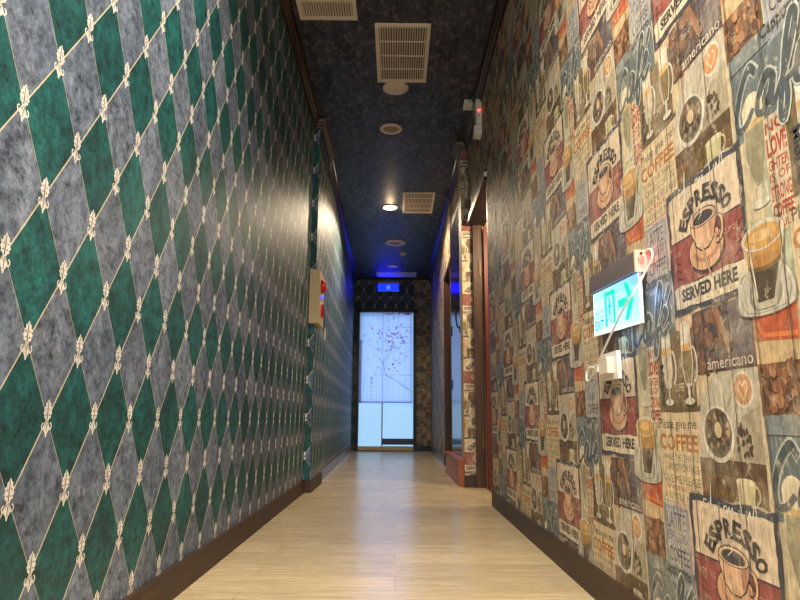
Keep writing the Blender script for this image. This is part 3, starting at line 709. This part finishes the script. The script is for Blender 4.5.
# near doorway: jamb linings, dark casing with a white strip as its painted highlight, brass threshold, red-brown leaf
bm = bmesh.new(); box(bm, .606, .680, 4.765, 4.80, 0, 2.05); box(bm, .578, .702, 3.80, 3.83, 0, 2.05)
fr = S(obj('trim_3', bm, M['jamb'], bevel=.002))
S(obj('trim_12', box(bmesh.new(), .578, .702, 3.83, 4.80, 2.02, 2.05), M['frame']))  # underside lining in black: the soffit's shade is put into the colour
S(obj('trim_4', box(bmesh.new(), .562, .580, 3.79, 4.79, 2.040, 2.072), M['white'], bevel=.002))
S(obj('trim_5', box(bmesh.new(), .560, .580, 3.79, 4.79, 2.020, 2.038), M['black'], bevel=.002))
S(obj('trim_6', box(bmesh.new(), .566, .580, 3.79, 4.79, 2.074, 2.090), M['frame']))
S(obj('trim_7', box(bmesh.new(), .67, .70, 3.83, 4.765, 0, .004), M['brass']))
dr = S(obj('door_1', B(.687, 1.48, 4.735, 4.775, .006, 2.0), M['redwood'], bevel=.002))
obj('hinge', B(.652, .662, 4.755, 4.768, 1.60, 1.72), M['brass'], dr); obj('hinge', B(.652, .662, 4.755, 4.768, .28, .40), M['brass'], dr)
bm = bmesh.new(); tube(bm, [(1.42, 4.775, 1.0), (1.42, 4.735, 1.0), (1.34, 4.735, 1.0)], .008); obj('door_handle', bm, M['chrome'], dr, True)

# glossy dark door in the recess, raised above the step, with black hinges and a ring pull
d2 = S(obj('door_2', B(.540, .562, 5.12, 6.02, .205, 2.35), M['gloss'], bevel=.002))
bm = bmesh.new(); box(bm, .546, .561, 5.04, 5.12, .20, 2.40); box(bm, .546, .561, 6.02, 6.06, .20, 2.40); box(bm, .546, .561, 5.12, 6.02, 2.352, 2.40)
obj('door_frame', bm, M['frame'], d2)
for z in (1.34, .82, 2.02): obj('hinge', B(.532, .541, 5.97, 6.05, z - .045, z + .045), M['black'], d2)
bm = bmesh.new(); tube(bm, smooth_pts([(.540, 5.20, 1.25), (.520, 5.21, 1.27), (.510, 5.22, 1.33), (.510, 5.22, 1.39), (.520, 5.21, 1.45), (.540, 5.20, 1.47)]), .007)
box(bm, .534, .541, 5.18, 5.23, 1.22, 1.27); box(bm, .534, .541, 5.18, 5.23, 1.45, 1.50)
obj('door_handle', bm, M['black'], d2)

# lining of the dark far opening
bm = bmesh.new(); box(bm, .545, .66, 7.01, 7.04, 0, 2.10); box(bm, .545, .66, 6.09, 6.12, 0, 2.10); box(bm, .545, .66, 6.12, 7.01, 2.07, 2.10)
S(obj('trim_8', bm, M['jamb']))

# end doorway: black frame, two frosted sliding panes, slate bottom rail, cream threshold
bm = bmesh.new(); box(bm, DX0 - .03, DX0 + .012, 9.955, 10.12, 0, DH + .03); box(bm, DX1 - .016, DX1 + .035, 9.955, 10.12, 0, DH + .03); box(bm, DX0 - .03, DX1 + .035, 9.955, 10.12, DH - .01, DH + .03)
S(obj('trim_9', bm, M['frame'], bevel=.003))
S(obj('trim_10', box(bmesh.new(), DX0 + .012, DX1 - .016, 9.95, 10.12, 0.006, .072), M['thresh'], bevel=.003))
S(obj('trim_11', box(bmesh.new(), DX0 - .02, DX1 + .02, 9.935, 9.955, 0, .012), M['black']))
d3 = S(obj('door_3', B(DX0 + .014, -.212, 10.045, 10.055, .073, DH - .011), M['pane']))
bm = bmesh.new(); box(bm, -.222, -.206, 10.036, 10.064, .073, DH - .011); obj('stile', bm, M['bar'], d3)
obj('door_handle', B(-.222, -.210, 10.022, 10.036, .36, .50), M['black'], d3)
d4 = S(obj('door_4', B(-.205, DX1 - .017, 10.075, 10.085, .073, DH - .011), M['pane']))
bm = box(bmesh.new(), -.205, DX1 - .017, 10.066, 10.094, .095, .190); obj('bottom_rail', bm, M['bar'], d4)

# ================================================================== THINGS
# curtain with cherry blossom and brush writing
ct = thing('door_curtain', 'pale split door curtain with pink cherry blossom branch hanging in the far doorway', 'curtain', (-.15, 9.985, .745))
P = Print(); R = random.uniform
base = rgb(196, 206, 232); cx0, cx1, cz0, cz1 = DX0 + .016, DX1 - .030, .745, 2.195
for a, b in ((cx0, -.212), (-.208, cx1)):
    n = 10
    for i in range(n):
        f = 1.0 - .05 * (i % 2)
        P.rect(0, tuple(x * f for x in base), a + (b - a) * i / n, cz0, a + (b - a) * (i + 1) / n, cz1)
P.rect(.5, rgb(190, 170, 200), cx0, cz0, cx0 + .035, cz0 + 1.0); P.rect(.5, rgb(180, 176, 218), cx0, cz0, cx1, cz0 + .02)
branch = rgb(196, 206, 214)
def br(pts, w): P.stroke(2, branch, smooth_pts(pts, 5), w, True)
br([(.20, .96), (.10, 1.03), (.02, 1.09), (-.06, 1.13), (-.14, 1.17), (-.22, 1.19)], .016); br([(.28, .90), (.20, .96), (.12, 1.01)], .012)
br([(-.06, 1.13), (-.16, 1.20), (-.20, 1.36), (-.22, 1.55), (-.30, 1.58), (-.42, 1.66), (-.53, 1.80)], .012)
br([(-.20, 1.36), (-.12, 1.50), (-.10, 1.64), (-.02, 1.78)], .009); br([(-.20, 1.36), (-.26, 1.44), (-.36, 1.50)], .008)
br([(-.12, 1.50), (-.02, 1.56), (.08, 1.62)], .007); br([(-.22, 1.19), (-.32, 1.16), (-.40, 1.15)], .007)
def blossom(x, y, r):
    c = rgb(R(244, 255), R(176, 208), R(222, 236)); a0 = R(0, 1.2)
    P.poly(3, c, [(x + r * (1.0 if q % 2 == 0 else .55) * math.cos(a0 + q * PI / 5), y + r * (1.0 if q % 2 == 0 else .55) * math.sin(a0 + q * PI / 5)) for q in range(10)])
for k in range(110):
    x = min(cx1 - .03, max(-.42, random.gauss(-.02, .17))); y = random.gauss(1.78, .20)
    if cz0 + .4 < y < cz1 - .03: blossom(x, y, R(.012, .026))
for x, y in ((-.40, 1.15), (-.33, 1.20), (-.28, 1.30), (-.45, 1.45), (-.35, 1.50), (.05, 1.45), (-.05, 1.35), (.02, 1.25), (-.02, 1.30), (.10, 1.38), (-.50, 1.82), (-.53, 1.72), (-.20, .98)): blossom(x, y, R(.014, .022))
for k in range(26): P.ell(4, rgb(226, 120, 170), R(-.18, .22), cz1 - R(.0, .03), .014, .010, 7)
P.stroke(3, rgb(240, 190, 222), [(-.02, 1.96), (cx1, 1.95)], .010); P.stroke(3, rgb(240, 200, 226), [(-.10, 1.19), (cx1, 1.18)], .008)
inkb = rgb(150, 162, 196)
y = 1.13                                                              # two columns of brush strokes, as illegible as in the photo
for k in range(6):
    s = .030 if k < 3 else .020; x = -.385
    for q in range(4 if k < 3 else 2): P.stroke(4, inkb, [(x + R(-s, s), y + R(-s, s) * .9), (x + R(-s, s), y + R(-s, s) * .9)], .007)
    y -= .066
y = 1.20
for k in range(9): P.stroke(4, inkb, [(-.505 + R(-.012, .012), y), (-.505 + R(-.014, .014), y - .022)], .005); y -= .036
cl = print_mesh('cloth', [(L, c, [(u + .15, v - .745) for u, v in p]) for L, c, p, _ in P.t], (0, 0), (1, 0), (0, -1), M['cloth'], ct, step=.0004)
bm = bmesh.new(); tube(bm, [(cx0 - .002 + .15, .002, 1.455), (cx1 + .15 + .012, .002, 1.455)], .006); obj('curtain_rod', bm, M['white'], ct, True)

# wooden step in front of the glossy door
stp = thing('wooden_step', 'low reddish brown wooden step on the floor below the glossy dark door', 'step', (.50, 5.45, 0))
obj('step_body', B(-.020, .0385, -.60, .63, 0, .180), M['step'], stp, bevel=.003); obj('tread', B(-.026, .0385, -.61, .64, .180, .200), M['step'], stp, bevel=.004)

# near exit sign on the right wall (local: u along +Y away from camera, x towards room is negative)
def exit_sign(name, label, loc, rot, face, figure, letters):
    t = thing(name, label, 'exit sign', loc); t.rotation_euler = (0, math.radians(2.2) if letters else 0, rot)
    # local frame: x along the sign (left to right as read), y = back towards wall (+), z up; width .36
    bm = box(bmesh.new(), -.168, .168, -.013, .014, .00, .047)
    obj('housing', bm, M['grey'], t, bevel=.003)
    W, Hh = .335, .118
    P = Print()
    if letters:
        n = 10
        for i in range(n):
            for j in range(5):
                a = (i + .5) / n; b = (j + .5) / 5
                c0, c1 = (176, 248, 255), (110, 170, 246)
                k = min(1, max(0, .75 * a + .5 * (1 - b) - .2)); cc = rgb(*[c0[q] * (1 - k) + c1[q] * k for q in range(3)])
                P.rect(0, cc, -W / 2 + W * i / n, -.003 - Hh * (j + 1) / 5, -W / 2 + W * (i + 1) / n, -.003 - Hh * j / 5)
        e = rgb(210, 240, 255)
        P.rect(.5, e, -W / 2, -Hh - .003, W / 2, -Hh + .003); P.rect(.5, e, -W / 2, -Hh, -W / 2 + .005, -.003); P.rect(.5, e, W / 2 - .004, -Hh, W / 2, -.003)
        g = rgb(0, 220, 150)
    else:
        P.rect(0, (.0004, .0022, .8), -W / 2, -Hh - .003, W / 2, -.003)
        P.rect(.5, (.002, .006, .9), -W / 2, -Hh - .003, W / 2, -Hh + .004); g = (.010, .022, .2)
    face_o = print_mesh('sign_plate', P.t, (0, -.004), (1, 0), (0, -1), face, t, step=.0004)
    bm = box(bmesh.new(), -W / 2, W / 2, -.0035, .0035, -Hh - .003, -.001)
    back = obj('acrylic_panel', bm, M['white'], t)
    Q = Print(); ox = -.068 if letters else -.03
    if letters:
        Q.rect(1, g, ox - .002, -.102, ox + .014, -.014); Q.rect(1, g, ox + .060, -.102, ox + .076, -.014); Q.rect(1, g, ox - .002, -.026, ox + .076, -.014)
        Q.rect(1, g, ox - .002, -.106, ox + .016, -.094)
    else: Q.rect(1, g, ox + .00, -.092, ox + .006, -.03); Q.rect(1, g, ox + .05, -.092, ox + .056, -.03); Q.rect(1, g, ox, -.034, ox + .056, -.03)
    fc = rgb(20, 150, 190) if letters else g
    Q.ell(2, fc, ox + .036, -.036, .0065, .0075, 12)
    Q.stroke(2, fc, [(ox + .036, -.046), (ox + .034, -.066)], .013); Q.stroke(2, fc, [(ox + .034, -.050), (ox + .048, -.058), (ox + .052, -.050)], .005)
    Q.stroke(2, fc, [(ox + .034, -.048), (ox + .022, -.054), (ox + .020, -.064)], .005)
    Q.stroke(2, fc, [(ox + .034, -.068), (ox + .046, -.080), (ox + .044, -.096), (ox + .050, -.097)], .006); Q.stroke(2, fc, [(ox + .033, -.068), (ox + .026, -.084), (ox + .014, -.092)], .006)
    print_mesh('running_figure', Q.t, (0, -.005), (1, 0), (0, -1), face, t, step=.0004)
    if letters:
        A = Print(); A.rect(1, g, .030, -.068, .095, -.048)
        A.poly(1, g, [(.074, -.012), (.098, -.012), (.134, -.058), (.098, -.104), (.074, -.104), (.104, -.058)])
        print_mesh('arrow', A.t, (0, -.005), (1, 0), (0, -1), face, t, step=.0004)
        T = Print(); T.text(1, rgb(10, 120, 190), 'EXIT', -.156, -.108, -.080, -.082, .03); T.text(1, rgb(70, 180, 190), '出口', -.152, -.078, -.084, -.052, .015)
        print_mesh('lettering', T.t, (0, -.005), (1, 0), (0, -1), face, t, step=.0004)
    return t
es = exit_sign('exit_sign', 'glowing green and white exit sign with arrow on the coffee wallpaper', (.566, 1.570, .846), -PI / 2, M['signhot'], True, True)
obj('end_cap', B(.168, .176, -.0135, .014, -.003, .049), M['ventw'], es, bevel=.003)
bm = lathe(bmesh.new(), [(.001, 0.006), (.0075, .005), (.008, 0)], 16, 'x', (.176, -.001, .026)); obj('indicator_light', bm, M['redled'], es, True)
bm = lathe(bmesh.new(), [(.001, 0.004), (.003, .004), (.003, 0)], 12, 'x', (.176, .0, .040)); obj('test_button', bm, M['black'], es, True)
es2 = exit_sign('exit_sign', 'blue glowing exit sign above the far doorway', (-.132, 9.90, 2.655), 0, M['signblue'], True, False)
obj('hanging_bracket', B(-.012, .012, -.01, .01, .047, .095), M['grey'], es2)

# power socket with adapter, cord up to the near sign
so = thing('wall_socket', 'white wall socket with plugged adapter below the near exit sign', 'socket', (.58, 1.66, .640))
obj('face_plate', B(-.012, 0, -.065, .055, -.036, .036), M['white'], so, bevel=.003)
obj('adapter', B(-.030, -.012, -.040, .026, -.020, .022), M['ventw'], so, bevel=.005)
obj('plug', B(-.032, -.012, .030, .062, -.012, .010), M['white'], so, bevel=.004)
bm = bmesh.new()
tube(bm, smooth_pts([(.552, 1.720, .640), (.548, 1.752, .645), (.544, 1.772, .634), (.540, 1.766, .612), (.538, 1.740, .606), (.534, 1.690, .622), (.530, 1.630, .645), (.530, 1.570, .680),
                     (.530, 1.49, .722), (.530, 1.43, .752), (.536, 1.378, .782), (.550, 1.368, .805), (.562, 1.362, .830), (.572, 1.350, .852), (.576, 1.352, .872), (.577, 1.370, .884), (.577, 1.392, .884)], 8), .0026, 8)
tag(obj('power_cord', bm, M['white'], None, True), 'thin white power cord looping from the wall socket up to the exit sign', 'cord')

# fire alarm panel on the pilaster
fa = thing('fire_alarm_panel', 'cream metal fire alarm box with red bell and red button on pilaster', 'fire alarm', (-.585, 4.42, 1.165))
bm = poly_prism(bmesh.new(), [(-.038, -.045), (.034, -.045), (.034, .22), (.0, .22), (.0, -.0015), (-.038, -.0015)], 0, .39)
obj('body', bm, M['cream'], fa, bevel=.002)
bm = lathe(bmesh.new(), [(.052, .034), (.052, .044), (.046, .056), (.030, .066), (.010, .070), (.002, .071)], 28, 'x', (0, .06, .285)); obj('alarm_bell', bm, M['red'], fa, True)
bm = lathe(bmesh.new(), [(.010, .071), (.008, .077), (.001, .078)], 14, 'x', (0, .06, .285)); obj('bell_cap', bm, M['white'], fa, True)
bm = lathe(bmesh.new(), [(.016, .034), (.015, .046), (.008, .056), (.001, .058)], 18, 'x', (0, .06, .205)); obj('indicator_lamp', bm, M['blueled'], fa, True)
bm = lathe(bmesh.new(), [(.056, .034), (.056, .040), (.050, .050), (.045, .052), (.040, .046), (.001, .046)], 28, 'x', (0, .06, .105)); obj('call_button', bm, M['red'], fa, True)
bm = lathe(bmesh.new(), [(.058, .0345), (.062, .036), (.058, .039), (.052, .037)], 28, 'x', (0, .06, .105)); obj('button_ring', bm, M['white'], fa, True)
sw = thing('switch_plate', 'small white switch plate on green wallpaper beyond the pilaster', 'switch', (-.6115, 5.28, 1.205))
obj('plate', B(0, .008, -.03, .03, -.045, .045), M['white'], sw, bevel=.002); obj('rocker', B(.008, .012, -.012, .012, -.022, .022), M['white'], sw, bevel=.001)

# emergency lamp and cable box by the ceiling, right
el = thing('emergency_light', 'small white emergency unit with red light high on the right wall', 'alarm', (.58, 4.02, 2.42))
obj('body', B(-.036, 0, -.05, .05, .075, .26), M['white'], el, bevel=.004)
bm = poly_prism(bmesh.new(), [(0, -.045), (-.050, -.03), (-.050, .03), (0, .045)], 0.0, .073); obj('lamp_head', bm, M['white'], el, bevel=.003)
bm = lathe(bmesh.new(), [(.001, -.006), (.005, -.005), (.006, 0)], 12, 'y', (-.018, -.05, .175)); obj('indicator_light', bm, M['redled'], el, True)
obj('test_button', B(-.022, -.014, -.053, -.05, .130, .142), M['black'], el)
jb = thing('sensor_box', 'small white sensor box hanging from the ceiling beside the right crown moulding', 'sensor', (.515, 4.16, H))
obj('body', B(-.036, .036, -.05, .05, -.030, 0), M['white'], jb, bevel=.004)
bm = bmesh.new(); tube(bm, [(0, -.055, -.012), (0, -.072, -.045), (0, -.075, -.075)], .008); obj('stem', bm, M['white'], jb, True)
bm = bmesh.new(); tube(bm, smooth_pts([(0, -.075, -.075), (.012, -.08, -.088), (.035, -.06, -.078), (.046, -.05, -.070)]), .0022, 6); obj('cable', bm, M['white'], jb, True)

# ceiling vents
vt = thing('ceiling_vent', 'cream slatted ceiling vent, the middle one, above the round blank cover', 'vent', (.028, 3.55, H), 'slatted vents in the ceiling')
w, l, f = .163, .312, .022
bm = bmesh.new(); box(bm, -w, w, -l, -l + f, -.014, 0); box(bm, -w, w, l - f, l, -.014, 0); box(bm, -w, -w + f, -l + f, l - f, -.014, 0); box(bm, w - f, w, -l + f, l - f, -.014, 0)
obj('frame', bm, M['ventw'], vt)
bm = bmesh.new(); n = 19
for i in range(n):
    x = -w + f + (2 * w - 2 * f) * (i + .5) / n
    vs = [bm.verts.new(p) for p in ((x - .0045, -l + f, -.0115), (x + .0010, -l + f, -.0115), (x + .0045, -l + f, -.002), (x - .0010, -l + f, -.002), (x - .0045, l - f, -.0115), (x + .0010, l - f, -.0115), (x + .0045, l - f, -.002), (x - .0010, l - f, -.002))]
    for q in ((0, 1, 2, 3), (4, 7, 6, 5), (0, 4, 5, 1), (1, 5, 6, 2), (2, 6, 7, 3), (3, 7, 4, 0)): bm.faces.new([vs[k] for k in q])
obj('slats', bm, M['ventw'], vt)
for k in (-1, 0, 1): obj('cross_bar', B(-w + f, w - f, k * .15 - .005, k * .15 + .005, -.0135, -.0105), M['ventw'], vt)
obj('backing', B(-w + .004, w - .004, -l + .004, l - .004, -.001, 0), M['slot'], vt)
dup(vt, (-.395, 2.885, H), 'cream slatted ceiling vent nearest the camera, cut by the top edge')
dup(vt, (.225, 6.275, H), 'cream slatted ceiling vent farther along, beside the lit downlight')

def disc(name, label, cat, x, y, parts, group=None):
    t = thing(name, label, cat, (x, y, H), group)
    for pn, prof, mt in parts: obj(pn, lathe(bmesh.new(), prof, 40), M[mt], t, True)
    return t
disc('blank_cover', 'round cream blank cover on the ceiling right behind the middle vent', 'ceiling cover', -.014, 3.955, [('cover', [(.088, 0), (.090, -.004), (.085, -.009), (.03, -.013), (.001, -.0135)], 'ventw'), ('screw', [(.005, -.013), (.005, -.015), (.001, -.0155)], 'chrome')])
disc('ceiling_speaker', 'round ceiling speaker with tan mesh between blank cover and lit downlight', 'speaker', -.050, 4.571, [('ring', [(.088, 0), (.090, -.005), (.084, -.011), (.064, -.012), (.062, -.007), (.001, -.007)], 'ventw'), ('mesh_grille', [(.061, -.007), (.055, -.010), (.03, -.013), (.001, -.014)], 'tan')])
disc('ceiling_speaker', 'wide round ceiling speaker with tan centre beyond the lit downlight', 'speaker', -.020, 7.81, [('ring', [(.136, 0), (.140, -.006), (.130, -.014), (.072, -.014), (.070, -.008), (.001, -.008)], 'ventw'), ('mesh_grille', [(.069, -.008), (.06, -.012), (.001, -.014)], 'tan')])
disc('downlight', 'lit warm white round downlight in the dark ceiling', 'light', -.074, 6.42, [('trim_ring', [(.084, 0), (.086, -.006), (.080, -.012), (.066, -.012), (.064, -.004), (.001, -.004)], 'ventw'), ('lens', [(.062, -.004), (.055, -.018), (.001, -.022)], 'lamp')])
disc('smoke_detector', 'small pale smoke detector on the ceiling beside the wide round speaker', 'detector', .085, 8.33, [('base', [(.046, 0), (.048, -.006), (.044, -.014), (.034, -.016), (.001, -.016)], 'white'), ('sensor_head', [(.030, -.016), (.028, -.034), (.018, -.042), (.001, -.043)], 'white')])
disc('downlight', 'unlit flat round downlight in the ceiling near the end wall', 'light', -.052, 9.075, [('trim_ring', [(.084, 0), (.088, -.006), (.080, -.011), (.064, -.011), (.062, -.005), (.001, -.005)], 'ventw'), ('lens', [(.060, -.005), (.05, -.010), (.001, -.011)], 'white')])
ap = thing('access_panel', 'wide flat pale panel in the ceiling just before the end wall', 'ceiling panel', (0, 9.63, H))
obj('frame', B(-.315, .315, -.17, .17, -.006, 0), M['ventw'], ap, bevel=.002); obj('panel', B(-.300, .300, -.155, .155, -.009, -.006), M['ventw'], ap, bevel=.001)

# ================================================================== LIGHT
def lamp(typ, loc, energy, col, size=.05, rot=None, **kw):
    d = bpy.data.lights.new('lamp', typ); d.energy = energy; d.color = col
    if typ == 'AREA':
        d.shape = kw.get('shape', 'DISK'); d.size = size
        if 'size_y' in kw: d.size_y = kw['size_y']
    else: d.shadow_soft_size = size
    if typ == 'SPOT': d.spot_size = kw.get('cone', 2.0); d.spot_blend = kw.get('blend', .6)
    o = bpy.data.objects.new('lamp', d); COL.objects.link(o); o.location = loc
    if rot: o.rotation_euler = rot
    return o
WARM = (1.0, .80, .56)
lamp('SPOT', (-.074, 6.42, 2.70), 125, WARM, .06, (0, 0, 0), cone=math.radians(156), blend=.25)
lamp('POINT', (-.074, 6.42, 2.67), 2.0, (1, .7, .4), .03)
lamp('SPOT', (-.02, .75, 2.70), 330, (1, .86, .68), .09, (0, 0, 0), cone=math.radians(150), blend=.6)
lamp('SPOT', (-.02, -.6, 2.70), 230, (1, .88, .74), .09, (0, 0, 0), cone=math.radians(150), blend=.6)
lamp('AREA', (0, -1.15, 1.0), 28, (.55, .75, 1.0), 1.0, (PI / 2, 0, 0), shape='RECTANGLE', size_y=1.6)
lamp('AREA', (1.35, 4.0, 2.45), 18, (1, .78, .50), .5, (0, 0, 0))
lamp('AREA', (1.0, 4.15, 1.9), 14, (1, .80, .52), .25, (math.radians(78), 0, math.radians(30)))
lamp('AREA', (-.15, 10.03, 1.45), 3.2, (.62, .78, 1.0), .84, (PI / 2, 0, PI), shape='RECTANGLE', size_y=1.4)  # added between panes and curtain to brighten the cloth
lamp('POINT', (.560, 1.350, .872), .014, (1, .03, .02), .006)  # extra point added to spread the red indicator's glow
lamp('POINT', (.555, 1.355, .77), .10, (.25, .5, 1), .02)  # helper without a fixture, added for blue glow at the sign's near edge
lamp('POINT', (.545, 1.56, .70), .10, (.25, .55, 1), .02)  # second added helper, tinting the wall blue below the sign plate
w = bpy.data.worlds.new('world'); scene.world = w; w.use_nodes = True
w.node_tree.nodes['Background'].inputs[0].default_value = (.5, .55, .65, 1); w.node_tree.nodes['Background'].inputs[1].default_value = .02

# ================================================================== CAMERA
cam = bpy.data.cameras.new('camera'); co = bpy.data.objects.new('camera', cam); COL.objects.link(co)
cam.sensor_width = 36; cam.lens = 622 * 36 / 800; cam.clip_start = .02; cam.clip_end = 60
r = Vector((.9999609, -.0071214, .005247)).normalized(); b = Vector((-.0060123, -.9822714, -.1873681)).normalized(); u = b.cross(r)
co.matrix_world = Matrix(((r.x, u.x, b.x, 0), (r.y, u.y, b.y, 0), (r.z, u.z, b.z, .5), (0, 0, 0, 1)))
scene.camera = co
scene.view_settings.view_transform = 'Standard'; scene.view_settings.look = 'None'; scene.view_settings.exposure = 0
